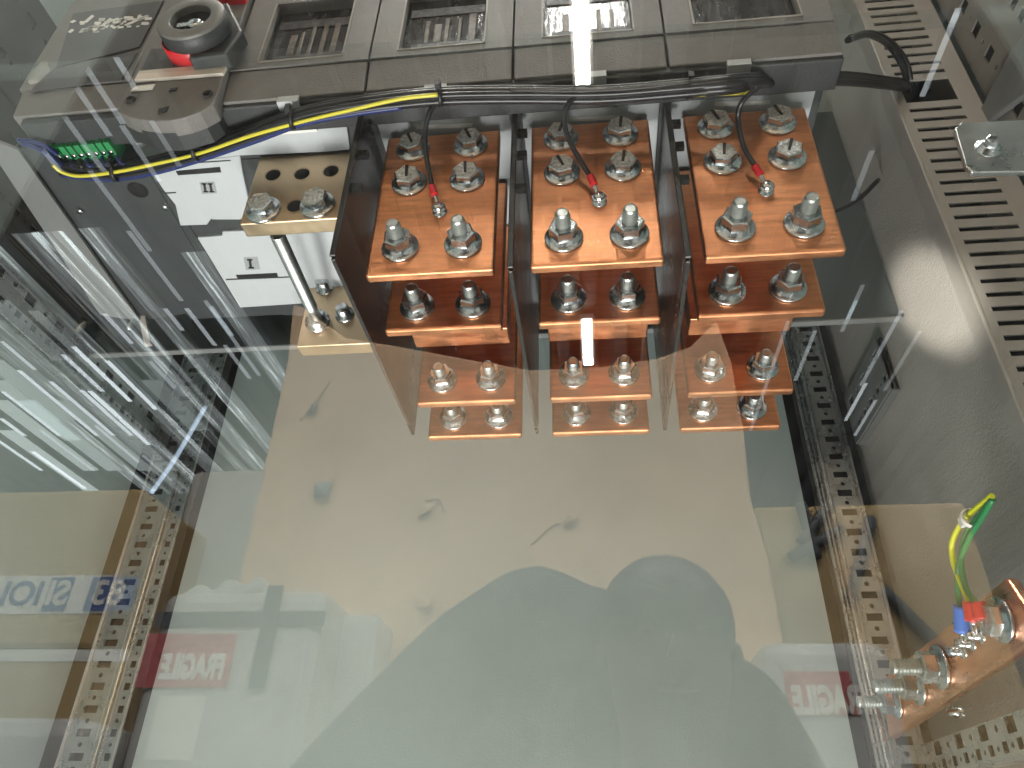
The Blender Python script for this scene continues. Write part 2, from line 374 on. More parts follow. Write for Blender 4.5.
# underside: dark drive housing, light grey terminal covers
def under(poly, z=ZU, d=.004): return [hit(x, y, Z=z) for x, y in poly]
dh = MB().prism(under(((18,152),(60,125),(125,122),(152,165),(238,305),(140,321))), (0,0,.012)).build('drive_housing', M['dark_body'], br)
MB().prism([hit(x,y,Z=ZU-.001) for x,y in ((60,170),(140,158),(222,296),(150,312))], (0,0,.003)).build('housing_plate', M['dark_body'], dh, bevel=.0008)
MB().lathe([(.0095,.001),(.0095,-.0006),(.0085,-.0008),(.0082,-.0004),(0,-.0004)], hit(138,190,Z=ZU-.0012), (0,0,1), 24).build('access_hole', M['void'], dh)
for x, y in ((80,211),(165,207),(122,137)): MB().lathe([(.0034,0),(.0032,-.0016),(0,-.002)], hit(x,y,Z=ZU-.0012), (0,0,1), 14).build('screw', M['zinc'], dh)
MB().prism([hit(x,y,Z=ZU-.0015) for x,y in ((124,180),(141,178),(137,173),(121,175))], (0,0,.001)).build('sticker', M['light_grey'], dh)
MB().prism([hit(x,y,Z=ZU-.0015) for x,y in ((50,140),(72,137),(70,131),(48,134))], (0,0,.001)).build('sticker', M['light_grey'], dh)
for pts in (((150,170),(207,160),(240,156),(243,175),(252,215),(240,220),(212,220),(212,225),(180,226),(175,205),(163,190)),
            ((197,238),(222,236),(222,232),(300,229),(345,226),(352,262),(338,300),(300,304),(240,308),(212,262))):
    MB().prism([hit(x,y,Z=ZU-.003) for x,y in pts], (0,0,.012)).build('terminal_cover', M['light_grey'], br, bevel=.0012)
MB().prism([hit(x,y,Z=ZU+.001) for x,y in ((152,168),(355,150),(362,320),(240,312))], (0,0,.002)).build('gap_filler', M['dark_body'], br)
def glyph(rects, name):
    g = MB()
    for (x0,y0,x1,y1,sk) in rects: g.prism([hit(x0+sk,y1,Z=ZU-.0034), hit(x1+sk,y1,Z=ZU-.0034), hit(x1,y0,Z=ZU-.0034), hit(x0,y0,Z=ZU-.0034)], (0,0,-.0004))
    g.build(name, M['ink'], br)
glyph(((203,183.5,205.3,191.5,1.5),(209,183.5,211.3,191.5,1.5),(201.5,183.2,206.5,184.4,0),(207.5,183.2,212.5,184.4,0),(203.5,191,208.3,192.2,0),(209.5,191,214.3,192.2,0)), 'numeral_two')
glyph(((248.5,259.5,251,267.5,1.2),(247,259,252.5,260.4,0),(248.5,267,254,268.4,0)), 'numeral_one')
fr = MB()
for (a,b,c,d) in ((199.5,182.5,214.5,194),(243.5,257.5,257.5,270)):
    fr.prism([hit(a,b,Z=ZU-.0032), hit(c,b-.8,Z=ZU-.0032), hit(c+2.5,d-.8,Z=ZU-.0032), hit(a+2.5,d,Z=ZU-.0032)], (0,0,-.0001))
fr.build('numeral_field', mat('numeral_field_grey', (.30,.31,.31), .5), br)
sl = MB()
for pts in (((176,171),(220,167),(221,172),(178,175)), ((236,275),(277,273),(278,276.5),(238,278.5))): sl.prism([hit(x,y,Z=ZU-.0033) for x,y in pts], (0,0,-.0005))
sl.build('slot', M['black'], br)
sm = MB()
for pts in (((152,165),(230,160),(231,160.8),(153,166)), ((226,279),(300,276),(300,277),(226,280)), ((160,193),(176,192),(176,193),(160,194)),((207,224.5),(212,224.3),(212,219),(211,219))): sm.prism([hit(x,y,Z=ZU-.0033) for x,y in pts], (0,0,-.0003))
sm.build('moulding_line', M['cover_lip'], br)
# pole bases behind the busbars
for i in range(3):
    xc = PX0 + (i-1)*PITCH
    MB().box((xc-.0575, .392, ZU-.003), (xc+.0575, .655, ZU+.004)).build('pole_base', M['light_grey'], br, bevel=.001)
    for (cx, cy, w_, m_) in (((444,589.5,742)[i], (126,118.5,103)[i], 28, 'white_mark'), ((446,592,744)[i], (113.5,106,94)[i], 27, 'cover')):
        MB().prism([hit(cx-w_, cy+3.5, Z=ZU-.004), hit(cx+w_, cy+1.5, Z=ZU-.004), hit(cx+w_+1, cy-2.5, Z=ZU-.004), hit(cx-w_+1, cy-.5, Z=ZU-.004)], (0,0,.002)).build('slot_bar', M[m_], br, bevel=.0006)  # white bars paint the light caught in the slot openings
# rounded duct piece behind the harness at the left
MB().prism([hit(x,y,Z=ZU-.002) for x,y in ((126,130),(215,118),(345,112),(350,150),(330,152),(240,156),(150,165))], (0,0,.006)).build('pole_base', M['light_grey'], br, bevel=.001)
MB().prism([hit(x,y,Z=ZU-.004) for x,y in ((143,148),(235,137),(300,120),(290,112),(140,134))], (0,0,.003)).build('moulded_step', M['duct'], br, bevel=.0008)
MB().prism([hit(x,y,Z=ZU-.005) for x,y in ((281,135),(318,132),(316,128),(283,130))], (0,0,.002)).build('slot_bar', M['white_mark'], br, bevel=.0006)  # white bar again paints light caught in an opening

# green connector on the drive housing
gc = thing('green_connector', hit(82,152,Z=.524), 'green plug-in terminal strip with blue wires on dark breaker housing', 'connector')
g = MB(); 
a = hit(50,147,Z=.522); b = hit(116,140,Z=.522)
n = 9
for i in range(n):
    p = a.lerp(b, (i+.1)/n); q = a.lerp(b, (i+.9)/n)
    g.box((p.x, p.y-.006, p.z-.010), (q.x, p.y+.014, p.z+.008))
g.build('plug_strip', M['green'], gc, bevel=.0008)
s = MB()
for i in range(n):
    p = a.lerp(b, (i+.5)/n); s.lathe([(.0022,0),(.0022,-.0012),(0,-.0012)], p + Vector((0,.004,-.010)), (0,0,1), 10)
s.build('clamp_screw', M['zinc'], gc)
s = MB()
rr = random.Random(5)
for i in range(n):
    p = a.lerp(b, (i+.5)/n); e = hit(60+i*9, 166-i*.3, Z=.508)
    s.tube([p + Vector((0,.008,-.006)), p.lerp(e,.5) + Vector((0,.004,-.010)), e], .0016, 8, mi=i % 2)
s.build('wire_tail', [M['wire_blue'], M['wire_black']], gc)
s = MB(); s.tube([hit(22,143,Z=.515), hit(38,148,Z=.510), hit(55,160,Z=.507), hit(66,168,Z=.505)], .0026, 8)
s.tube([hit(18,140,Z=.517), hit(40,143,Z=.512), hit(58,155,Z=.508)], .002, 8); s.build('supply_wire', M['wire_blue'], gc)

# ------------------------------------------------------------------ cable harness
cb = thing('cable_bundle', hit(400,100,Y=.36), 'black blue and yellow cable bundle strung along the breaker lip', 'cables')
path = [(60,168,.505),(105,172,.503),(150,166,.502),(200,152,.503),(250,135,.503),(300,117,.503),(350,107,.503),(400,100,.503),(450,96,.502),(520,95,.500),(600,95,.497),(680,89,.494),(745,83,.494)]
def hp(dx, dy, dz=0, i0=0): return [hit(x+dx, y+dy, Z=z+dz) for x, y, z in path[i0:]]
tail = [hit(800,80,Y=.42), hit(850,80,Y=.48), hit(905,86,Y=.545)]
for k, (dx, dy, dz, r) in enumerate(((0,0,0,.0036),(1,4,.002,.0034),(-1,-4,.003,.0030),(2,6,.004,.0026),(0,-7,.006,.0024))):
    MB().tube(hp(dx, dy, dz) + [t + Vector((0,0,dz+.002*k-.004)) for t in tail], r, 10).build('black_cable', M['wire_black'], cb)
MB().tube(hp(1,2,.0005,0), .0022, 10).build('blue_cable', M['wire_blue'], cb)
MB().tube(hp(0,5,-.002,0), .0030, 10).build('black_cable', M['wire_black'], cb)
MB().tube(hp(2,-1,-.004,3), .0024, 10).build('black_cable', M['wire_black'], cb)
MB().tube(hp(2,7,-.003,0)[:8], .0024, 10).build('blue_cable', M['wire_blue'], cb)
yw = [(53,165),(62,172),(80,176),(115,172),(150,165),(200,153),(250,136),(300,122),(350,110),(400,99),(438,94.5)]
MB().tube([hit(x, y, Z=.497) for x, y in yw], .0016, 10).build('yellow_wire', M['wire_yellow'], cb)
MB().tube([hit(x, y, Z=.494) for x, y in ((650,95),(690,94.5),(720,93.5),(748,92))], .0018, 10).build('yellow_wire', M['wire_yellow'], cb)
MB().tube([hit(x, y, Z=.492) for x, y in ((510,90),(580,91),(640,88),(690,82))], .0011, 8).build('grey_wire', M['strut'], cb)
for x, y in ((115,172),(195,151),(292,119),(440,96),(690,88)):
    c = hit(x, y, Z=.501)
    MB().lathe([(.0075,-.0016),(.0085,-.0016),(.0085,.0016),(.0075,.0016),(.0075,-.0016)], c, Vector((1,.12,.1)), 16).box(c+Vector((-.002,-.012,-.002)), c+Vector((.002,-.006,.004))).build('cable_tie', M['black'], cb)
# two arched cables from the breaker's end into the wireway
ar = thing('arched_cable', hit(880,40,Y=.5), 'two black cables arching from the breaker corner into the slotted wireway', 'cables')
for o_, (q) in enumerate((((848,40,.42),(868,35,.46),(888,45,.50),(902,66,.53),(909,92,.56)), ((850,38,.43),(872,33,.47),(894,45,.51),(907,64,.535),(912,88,.56)))):
    MB().tube([hit(x,y,Y=Y) for x,y,Y in q], .0030, 10).build('cable', M['wire_black'], ar)
c2 = thing('loose_cable', hit(850,205,Y=.6), 'thin black cable sagging behind the right copper stack', 'cable')
MB().tube([hit(x,y,Y=Y) for x,y,Y in ((800,222,.56),(838,210,.58),(860,198,.60),(878,180,.62))], .0026, 8).build('cable', M['wire_black'], c2)

# sensing wires on the front busbars
for i, (pts, lug) in enumerate(((((446,92),(430,112),(425,135),(427,160),(432,186)), ((432,186),(434,195),(435,203))),
                                 (((575,96),(565,112),(567,135),(580,160),(590,176)), ((590,176),(592,184),(593,191))),
                                 (((757,88),(742,102),(738,120),(744,147),(755,166)), ((755,166),(757,174),(760,182))))):
    xc = PX0 + (i-1)*PITCH
    e = Vector((xc+.0035, ROWY[0]-.006, .4255))
    l0 = hit(*lug[0], Y=ROWY[0]-.010)
    t = thing('sensing_wire', e, 'black sensing wire with red lug screwed to the %s front busbar' % phase[i], 'wire', 'sensing wires on the front busbars')
    pp = [hit(x, y, Y=yy) for (x, y), yy in zip(pts, (.365,.372,.385,.394,ROWY[0]-.010))]
    MB().tube(pp, .0021, 10).build('insulation', M['wire_black'], t)
    MB().tube([l0, l0.lerp(e,.45)], .0030, 12).build('lug_sleeve', M['red'], t)
    d = (e-l0); MB().tube([l0.lerp(e,.45), e + Vector((0,.003,0))], .0017, 8).lathe([(.0032,0),(.0056,0),(.0056,.001),(.0032,.001)], e + Vector((0,.0015,0)), AXF, 16).build('lug_eye', M['zinc'], t)

# ------------------------------------------------------------------ neutral terminals (left)
NY = .428
nb = thing('neutral_terminal', (-.26, NY, .46), 'pale bronze terminal plate with three open holes and two hex bolts', 'terminal')
zt_, zb_ = .531, hit(290,221,Y=NY).z
x0, x1 = hit(240,222,Y=NY).x, -.186
pl = MB().box((x0, NY, zb_), (x1, NY+.016, zt_)).build('plate', M['tinned'], nb, bevel=.0012)
holes = MB()
for x, y in ((273,175),(302,174),(331,171),(295,206)):
    c = hit(x, y, Y=NY); c.y -= .0002
    holes.lathe([(.0078,0),(.0074,-.0006),(.0066,.0001),(0,.0001)], c, AXF, 24)
holes.build('open_hole', M['void'], nb)
hex_bolt(nb, hit(264,211,Y=NY), s=1.05, mark=False); hex_bolt(nb, hit(318,206,Y=NY), s=1.05, rot=.8, mark=False)
nr = thing('neutral_terminal', (-.26, .608, .446), 'rear bronze terminal plate under the light grey covers, beside the long stud', 'terminal')
MB().box((hit(300,330,Y=.608).x, .608, .447), (-.186, .626, .531)).build('plate', M['tinned'], nr, bevel=.0012)
for x, y in ((325,288),(345,315)):
    MB().lathe([(.0105,0),(.0105,.002),(.0075,.002),(.0075,.012),(.006,.0135),(0,.0135)], hit(x,y,Y=.608), AXF, 20).build('cap_bolt', M['zinc'], nr)
ts = thing('threaded_stud', (-.27,.53,.47), 'long bare threaded stud running back from the bronze terminal', 'stud')
a = hit(277,234,Y=NY+.017); b = hit(318,322,Y=.604); ax = (b-a).normalized(); ln = (b-a).length
prof = [(.0058,0)]; h = .001
while h < ln-.03: prof += [(.0066,h),(.0046,h+.0022)]; h += .0044
prof += [(.0056,h+.001),(.0056,ln)]
MB().lathe(prof, a, ax, 18, smooth=False).build('shaft', M['thread'], ts)
MB().lathe([(.006,ln-.012),(.0105,ln-.011),(.0105,ln-.003),(.0135,ln-.003),(.0135,ln),(0,ln)], a, ax, 24).build('nut', M['zinc'], ts)

# ------------------------------------------------------------------ cabinet shell
WL, WR, WB = -.625, .345, .90
cab = thing('switchgear_cabinet', (-.14, .9, -1.3), 'grey painted steel switchgear cabinet interior behind the clear cover', 'cabinet')
bp = MB().box((-.538, WB, -1.3), (.266, WB+.004, 1.25)).build('back_panel', M['paint'], cab)
MB().box((-.70, WB+.06, -1.3), (.45, WB+.064, 1.25)).build('gap_shade_back', M['void'], cab)  # black sheet standing in for the shade in the gaps beside the uprights
MB().box((WL-.004, .02, -1.3), (WL, .862, 1.25)).build('side_panel', M['paint'], cab)
MB().box((-.70, .863, -1.3), (-.696, WB+.06, 1.25)).build('gap_shade_side', M['void'], cab)  # black sheet paints the shade in the left gap
MB().box((.46, .02, -1.3), (.464, WB, 1.25)).build('side_panel', M['paint'], cab)
MB().box((WR, .553, -1.3), (WR+.003, WB-.004, 1.25)).build('partition_sheet', M['paint_side'], cab)
MB().box((WL, .30, 1.25), (.46, WB+.06, 1.254)).build('roof_panel', M['paint'], cab)
MB().box((WL, .02, -1.304), (.46, WB+.06, -1.30)).build('floor_panel', M['paint'], cab)

def perforated(mb, x0, x1, z0, z1, pitch, hw, hh, to, round_every=0, rr_=.004, th=.002, off=0.):
    """a strip in local (u, v) with real holes; to(u, v, d) maps it into place"""
    u0, u1 = x0, x1; uc = (x0+x1)/2; v = z0
    def cell(a, b, c, d):
        mb.prism([to(a,c,0), to(b,c,0), to(b,d,0), to(a,d,0)], to(0,0,th)-to(0,0,0))
    k = 0
    while v < z1 - 1e-6:
        v1 = min(v + pitch, z1); vc = (v+v1)/2
        rnd = round_every and k % round_every == 1
        if v1 - v < pitch*.9: cell(u0,u1,v,v1); break
        if rnd:
            n = 10; r = rr_
            P = [(uc+r*math.cos(2*PI*i/n), vc+r*math.sin(2*PI*i/n)) for i in range(n)]
            hx, hz = (u1-u0)/2, (v1-v)/2
            Q = []
            for i in range(n):
                c, s = math.cos(2*PI*i/n), math.sin(2*PI*i/n); t = min(hx/abs(c) if abs(c)>1e-6 else 9, hz/abs(s) if abs(s)>1e-6 else 9)
                Q.append((uc+c*t, vc+s*t))
            for i in range(n):
                j = (i+1) % n
                a, b = Q[i], Q[j]; corner = None
                if abs(abs(a[0]-uc)-hx) < 1e-6 and abs(abs(b[1]-vc)-hz) < 1e-6 and not abs(abs(a[1]-vc)-hz) < 1e-6: corner = (a[0], b[1])
                elif abs(abs(a[1]-vc)-hz) < 1e-6 and abs(abs(b[0]-uc)-hx) < 1e-6 and not abs(abs(b[1]-vc)-hz) < 1e-6: corner = (b[0], a[1])
                poly = [P[i], a] + ([corner] if corner else []) + [b, P[j]]
                mb.prism([to(*q, 0) for q in poly], to(0,0,th)-to(0,0,0))
        else:
            cell(u0, uc-hw, v, v1); cell(uc+hw, u1, v, v1); cell(uc-hw, uc+hw, v, vc-hh); cell(uc-hw, uc+hw, vc+hh, v1)
        v = v1; k += 1
    return mb

RY = .872
def upright(xa, xb, ridge, za, zb_, flip):
    """perforated corner upright: wide hole strip, bright ridge, narrow hole strip"""
    lo, hi = (xa, ridge-.0035) if not flip else (ridge+.0035, xb)
    lo2, hi2 = (ridge+.0035, xb) if not flip else (xa, ridge-.0035)
    to = lambda u, v, d: Vector((u, RY + d, v))
    m = MB(); perforated(m, lo+.004, hi-.004, za, zb_, .0125, .0085, .0042, to, 2, .0028)
    o = m.build('upright', M['zinc_rail'], cab)
    MB().box((ridge-.0035, RY-.006, za), (ridge+.0035, RY+.003, zb_)).build('ridge', M['zinc'], o, bevel=.002)
    for x in (lo, hi-.004): MB().box((x, RY-.0035, za), (x+.004, RY+.002, zb_)).build('fold', M['zinc_rail'], o, bevel=.0012)
    m = MB(); perforated(m, lo2+.003, hi2-.003, za, zb_, .0125, .0036, .0040, to, 2, .0020); m.build('narrow_strip', M['zinc_rail'], o)
    for x in (lo2, hi2-.003): MB().box((x, RY-.0025, za), (x+.003, RY+.002, zb_)).build('fold', M['zinc_rail'], o, bevel=.001)
    MB().box((xa+.002, RY+.022, za), (xb-.002, RY+.024, zb_)).build('upright_back', M['strut'], o)
upright(-.612, -.545, -.567, -.15, .80, False)
upright(.276, .326, .287, -.15, .80, True)

# depth struts on both sides, with hole rows
def side_strut(X, y0, y1, z0, z1, sgn, m_):
    to = lambda u, v, d: Vector((X - sgn*d, v, u))
    n = MB()
    zm = (z0+z1)/2
    perforated(n, z0, zm, y0, y1, .0125, .0042, .0042, to, 2, .0022, th=.002)
    perforated(n, zm, z1, y0, y1, .025, .0060, .0075, to, 2, .0030, th=.002)
    o = n.build('depth_strut', m_, cab)
    MB().box((X+sgn*.003, y0, z0), (X+sgn*.006, y1, z1)).build('strut_back', M['strut'], o)
    MB().box((X, y0, z0-.002), (X+sgn*.014, y1, z0)).build('strut_flange', m_, o)
side_strut(-.595, .40, .868, .455, .505, -1, M['zinc_rail'])
side_strut(-.600, .30, .66, .535, .66, -1, M['strut'])
side_strut(-.600, .25, .60, .665, .80, -1, M['strut'])
side_strut(.336, .735, .866, .445, .515, 1, M['side_grey'])
side_strut(.318, .50, .87, .072, .100, 1, M['zinc_rail'])
# mounting plate behind the breaker with a folded bright bottom lip
mp_ = MB().box((WL+.002, .680, .498), (WR-.004, .683, .85)).build('mounting_plate', M['mount'], cab)
MB().box((WL+.002, .672, .496), (WR-.004, .680, .4980)).build('folded_lip', M['side_grey'], mp_)
# perforated upright by the wireway, side strut in front of it
to = lambda u, v, d: Vector((.436 + d, u, v))
n = MB(); perforated(n, .44, .49, 0.45, 1.0, .022, .006, .0065, to, 0, th=.002); perforated(n, .49, .552, .45, 1.0, .022, .008, .0075, to, 2, .003, th=.002)
o = n.build('front_upright', M['paint_dim'], cab)
MB().box((.44, .43, .45), (.455, .553, 1.0)).build('upright_back', M['void'], o)
MB().prism([hit(1012,47,X=.425), hit(1024,35,X=.425), hit(1024,95,X=.425), hit(985,124,X=.425), hit(975,118,X=.425)], (.008,0,0)).build('brace', M['side_grey'], o, bevel=.002)
# left mounting flange of the breaker
MB().prism([hit(x,y,Z=.524) for x,y in ((-20,135),(18,150),(140,321),(100,315))], (0,0,.003)).build('side_flange', M['side_grey'], cab)
# bracket pieces under the breaker at the left
lb = thing('angle_bracket', hit(140,330,Y=.66), 'small pale angle bracket hanging below the dark breaker housing', 'bracket')
MB().prism([hit(137,307,Y=.64), hit(143,306,Y=.64), hit(150,343,Y=.66), hit(144,344,Y=.66)], (0,.006,0)).build('leg_plate', M['duct'], lb)
MB().tube([hit(128,330,Y=.645), hit(137,313,Y=.642)], .003, 8).build('bolt', M['zinc'], lb)
lb2 = thing('spacer_rod', hit(74,338,Y=.64), 'thin pale spacer rod slanting beside the perforated left strut', 'rod')
MB().tube([hit(66,352,Y=.64), hit(83,322,Y=.65)], .0038, 10).build('rod', M['duct'], lb2)
# blueish tube along the left upright
tb = thing('hanging_tube', hit(170,460,Y=.84), 'thin pale blue tube lying across the left perforated upright', 'tube')
MB().tube([hit(206,405,Y=.80), hit(190,433,Y=.81), hit(172,463,Y=.82), hit(151,493,Y=.83)], .0034, 10).build('tube_body', M['pale_blue'], tb)

# ------------------------------------------------------------------ slotted wireway
wy = .55
ww = thing('slotted_wireway', (.39, wy, .6), 'vertical grey slotted wireway at the right of the breaker', 'wireway')
m = MB(); ua, ub = WR - .002, .428
z = .24; k = 0
sa, sb = ua + .011, ub - .021
m.box((ua, wy, .22), (sa, wy+.002, 1.1)); m.box((sb, wy, .22), (ub, wy+.002, 1.1))
gap_z = hit(935, 92, Y=wy).z
while z < 1.09:
    if not (gap_z-.010 < z+.008 < gap_z+.022): m.box((sa, wy, z), (sb, wy+.002, z+.0100))
    z += .0158
m.build('slotted_face', M['duct'], ww)
MB().box((ua-.0015, wy-.002, .22), (ua+.0025, wy+.02, 1.1)).build('folded_edge', M['duct'], ww, bevel=.001)
MB().box((ua+.004, wy+.06, .22), (ub, wy+.062, 1.1)).build('inner_back', M['void'], ww)
MB().box((ub-.002, wy+.002, .22), (ub, wy+.06, 1.1)).build('outer_side', M['duct'], ww)

# ------------------------------------------------------------------ corner bracket of the cover
BY = .285
bk = thing('cover_bracket', hit(990,147,Y=BY), 'galvanised bracket plate with one bolt at the right edge', 'bracket')
MB().prism([hit(x,y,Y=BY) for x,y in ((955,128),(962,122.5),(1060,118),(1060,171),(972,172),(966,166))], (0,.003,0)).build('plate', M['zinc_rail'], bk, bevel=.0006)
c = hit(988,149,Y=BY)
MB().lathe([(.0066,0),(.0066,.001),(.0050,.001),(.0048,.0028),(0,.003)], c, AXF, 24).build('bolt', M['zinc'], bk)
MB().lathe([(.0036,0),(.0036,.0036),(.003,.004),(.0016,.004),(.0014,.0022),(0,.0022)], c+Vector((0,-.0028,0)), AXF, 6, smooth=False).build('screw_head', M['zinc'], bk)
ck = thing('cover_clip', hit(35,72,Y=.285), 'small clear plastic clip at the top left edge of the cover', 'clip')
MB().prism([hit(x,y,Y=.285) for x,y in ((26,81),(36,78),(48,66),(46,60),(40,60),(31,70))], (0,.004,0)).build('clip_body', mat('clear_clip', (.25,.235,.21), .12), ck, bevel=.0015)

# ------------------------------------------------------------------ earth bar (lower right)
EX = .290
eb = thing('earth_busbar', (EX, .7, .13), 'copper earth bar with three large studs at the lower right', 'busbar')
cor = [hit(889,740,X=EX), hit(882,681,X=EX), hit(1005,577,X=EX), hit(1035,632,X=EX)]
cor = [Vector((EX,.862,.106)), Vector((EX,.845,.160)), Vector((EX,.552,.1735)), Vector((EX,.530,.128))]
MB().prism(cor, (.010,0,0)).build('bar', M['copper_dark'], eb, bevel=.003, seg=3)
AX = Vector((-1,0,0))
for (x,y,s,ln) in ((941,667,1.25,.034),(919,686,1.15,.034),(897,702,1.05,.032)): stud(eb, hit(x,y,X=EX), AX, s=s, ln=ln)
hex_bolt(eb, hit(1003,620,X=EX), AX, s=1.12, mark=False)
for x, y in ((963,651),(972,643),(981,635)): MB().lathe([(.0062,0),(.0062,.001),(.0042,.001),(.0042,.007),(.0032,.012),(0,.012)], hit(x,y,X=EX), AX, 14).build('small_screw', M['zinc'], eb)
for k, (lug, m_, lm, nm) in enumerate(((( 962,632), 'wire_green', 'blue_lug', 'green and yellow earth wire in blue sleeve, outermost on the earth bar'), ((973,621), 'wire_yg', 'red', 'bright yellow earth wire in red sleeve on the earth bar'), ((982,619), 'wire_green', 'red', 'green earth wire in red sleeve nearest the big washer'))):
    X = EX - .012
    t = thing('earth_wire', hit(*lug, X=X), nm, 'wire', 'earth wires on the earth bar')
    top = {0: ((961,612),(958,590),(959,565),(968,540),(980,520),(992,500)), 1: ((971,606),(962,585),(953,560),(953,540),(966,518),(992,496)), 2: ((979,606),(966,588),(961,560),(966,535),(978,518),(993,499))}[k]
    MB().tube([hit(x,y,X=X) for x,y in top], .0022, 10).build('insulation', M[m_], t)
    l1 = hit(*lug, X=X); l0 = hit(*top[0], X=X)
    MB().tube([l0 + (l0-l1)*.3, l1], .0056, 12).build('sleeve', M[lm], t)
    MB().tube([l1, hit(lug[0]+2, lug[1]+14, X=EX-.004)], .0024, 8).build('lug', M['zinc'], t)
t = thing('cable_tie', hit(970,519,X=EX-.012), 'white cable tie round the yellow and green earth wires', 'cable tie')
c = hit(971,518,X=EX-.012)
MB().lathe([(.0065,-.002),(.0075,-.002),(.0075,.002),(.0065,.002),(.0065,-.002)], c, (hit(985,504,X=EX-.012)-hit(960,530,X=EX-.012)), 16).box(c+Vector((-.004,.004,-.003)), c+Vector((.002,.012,.004))).build('band', M['tie_white'], t)
wp = thing('strut_bolt', hit(962,712,X=.32), 'small bolt on the toothed strut below the earth bar', 'bolt')
MB().lathe([(.005,0),(.005,.006),(.0035,.007),(.0035,.012),(0,.012)], hit(962,712,X=.329), AX, 14).build('bolt_body', M['zinc'], wp)

# ------------------------------------------------------------------ clear covers
zt_ = .4375
pt = lambda x: .447 - (x + .34) * .047
lo = MB().prism([(-1.0, GY, -.9), (.7, GY, -.9), (.7, GY, pt(.7)), (-1.0, GY, pt(-1.0))], (0,.003,0))
lo.build('clear_cover', M['pane'])
tag(COL.objects['clear_cover'], 'large clear plastic cover reflecting the hall, over the copper bars', 'cover')
up = MB().prism([(-1.0, GY+.004, pt(-1.0)-.008), (.7, GY+.004, pt(.7)-.008), (.7, GY+.004, 1.0), (-1.0, GY+.004, 1.0)], (0,.003,0))
up.build('clear_cover', M['pane'])
tag(COL.objects['clear_cover.001'], 'clear plastic cover over the breaker front, above the pane joint', 'cover')

# ------------------------------------------------------------------ the hall, seen mirrored in the cover
tag(MB().box((-30,-40,-1.42), (30,12,-1.40)).build('floor', M['hall_floor']), kind='structure')
dk = MB(); H = 6.0
x = -24.0
prof = []
while x < 24:
    prof += [(x,H),(x+.16,H),(x+.20,H+.09),(x+.36,H+.09)]; x += .40
for (a,za),(b,zb2) in zip(prof, prof[1:]):
    v = [dk.bm.verts.new(p) for p in ((a,-34,za),(b,-34,zb2),(b,6,zb2),(a,6,za))]; dk.bm.faces.new(v)
dk.box((-24,-34,H+.12),(24,6,H+.14))
tag(dk.build('ceiling', M['deck']), kind='structure')

# lamps
def lamp(name, x, y0, y1, w, label, group):
    t = thing(name, (x, (y0+y1)/2, H-.12), label, 'ceiling lamp', group)
    MB().box((x-w/2-.03, y0-.03, H-.10), (x+w/2+.03, y1+.03, H-.04)).build('housing', M['tape'], t)
    MB().box((x-w/2, y0, H-.14), (x+w/2, y1, H-.101)).build('lamp_tube', M['tube'], t)
ZL = H - .14
p1, p2 = mir(587,321,Z=ZL), mir(588,364,Z=ZL)
lamp('ceiling_lamp', (p1.x+p2.x)/2, p2.y, p1.y, .125, 'bright strip lamp mirrored over the middle copper stack', 'strip lamps under the hall roof')
p1 = mir(583,84,Z=ZL)
lamp('ceiling_lamp', p1.x, p1.y, p1.y+1.4, .125, 'bright strip lamp mirrored over the breaker front', 'strip lamps under the hall roof')
for (x, y) in ((-1.0,-.4),(1.2,.4),(-2.6,.8),(2.8,.8),(0,1.6),(-4.2,1.5),(4.4,-1.0),(5.2,1.2),(-6.2,2.0),(6.8,-3.0),(-1.8,3.2),(2.0,3.4),(-5.0,4.2),(5.0,4.2),(0,4.8)):
    lamp('ceiling_lamp', x, y-.7, y+.7, .14, 'strip lamp under the hall roof beyond the picture', 'strip lamps under the hall roof')

# added glowing strips that paint the bright roof streaks (left)
segs = [(0,341,36,369,3),(18,370,98,435,4),(50,381,114,435,4),(81,390,132,435,4),(61,354,104,391,4),(72,346,132,401,5),(105,360,158,409,5),(103,313,133,343,3),
        (163,308,185,330,2),(0,391,62,435,4),(0,418,25,435,4),(149,361,176,388,2),(32,451,86,488,6),(83,391,155,444,5),(184,308,218,345,2),(207,306,236,335,2),
        (58,64,112,135,1.2),(84,60,121,123,1.2),(116,56,135,88,1.0),(63,116,105,170,1.1),(120,125,160,180,1.0),(150,120,180,165,.8),(20,120,60,170,1.2),(90,170,150,250,1.0),(130,230,180,300,1.2),
        (100,240,150,310,1.0),(205,300,260,375,1.2),(225,345,250,378,1.4),(0,440,40,470,4),(40,430,95,470,3),(95,425,140,462,3),(140,455,175,480,2),(170,420,200,448,2)]
def glow_strip(name, a, b, w, m_):
    tag(MB().box((a.x-w/2, min(a.y,b.y), H-.012), (a.x+w/2, max(a.y,b.y), H-.004)).build(name, m_), 'narrow added strip painting a streak of light above the left of the hall', 'painted glow', 'painted roof streaks')
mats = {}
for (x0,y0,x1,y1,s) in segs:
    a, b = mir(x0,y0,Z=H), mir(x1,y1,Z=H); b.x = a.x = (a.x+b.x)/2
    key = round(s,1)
    if key not in mats: mats[key] = mat('roof_streak_glow', (.5,.55,.56), .4, emit=(.86,.94,1), es=1.1*s)
    glow_strip('roof_streak_glow', a, b, .05 + .006*s, mats[key])
rr = random.Random(11)
m = mat('painted_streak_sheet', (.4,.44,.44), .4); nt = m.node_tree; N = nt.nodes; L = nt.links; bs = N['Principled BSDF']  # stretched noise in the emission paints streaks of light on the roof
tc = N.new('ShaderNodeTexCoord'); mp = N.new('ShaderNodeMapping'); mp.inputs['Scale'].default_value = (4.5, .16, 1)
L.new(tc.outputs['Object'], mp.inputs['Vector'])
nz = N.new('ShaderNodeTexNoise'); nz.inputs['Scale'].default_value = 1.6; nz.inputs['Detail'].default_value = 5; nz.inputs['Roughness'].default_value = .72
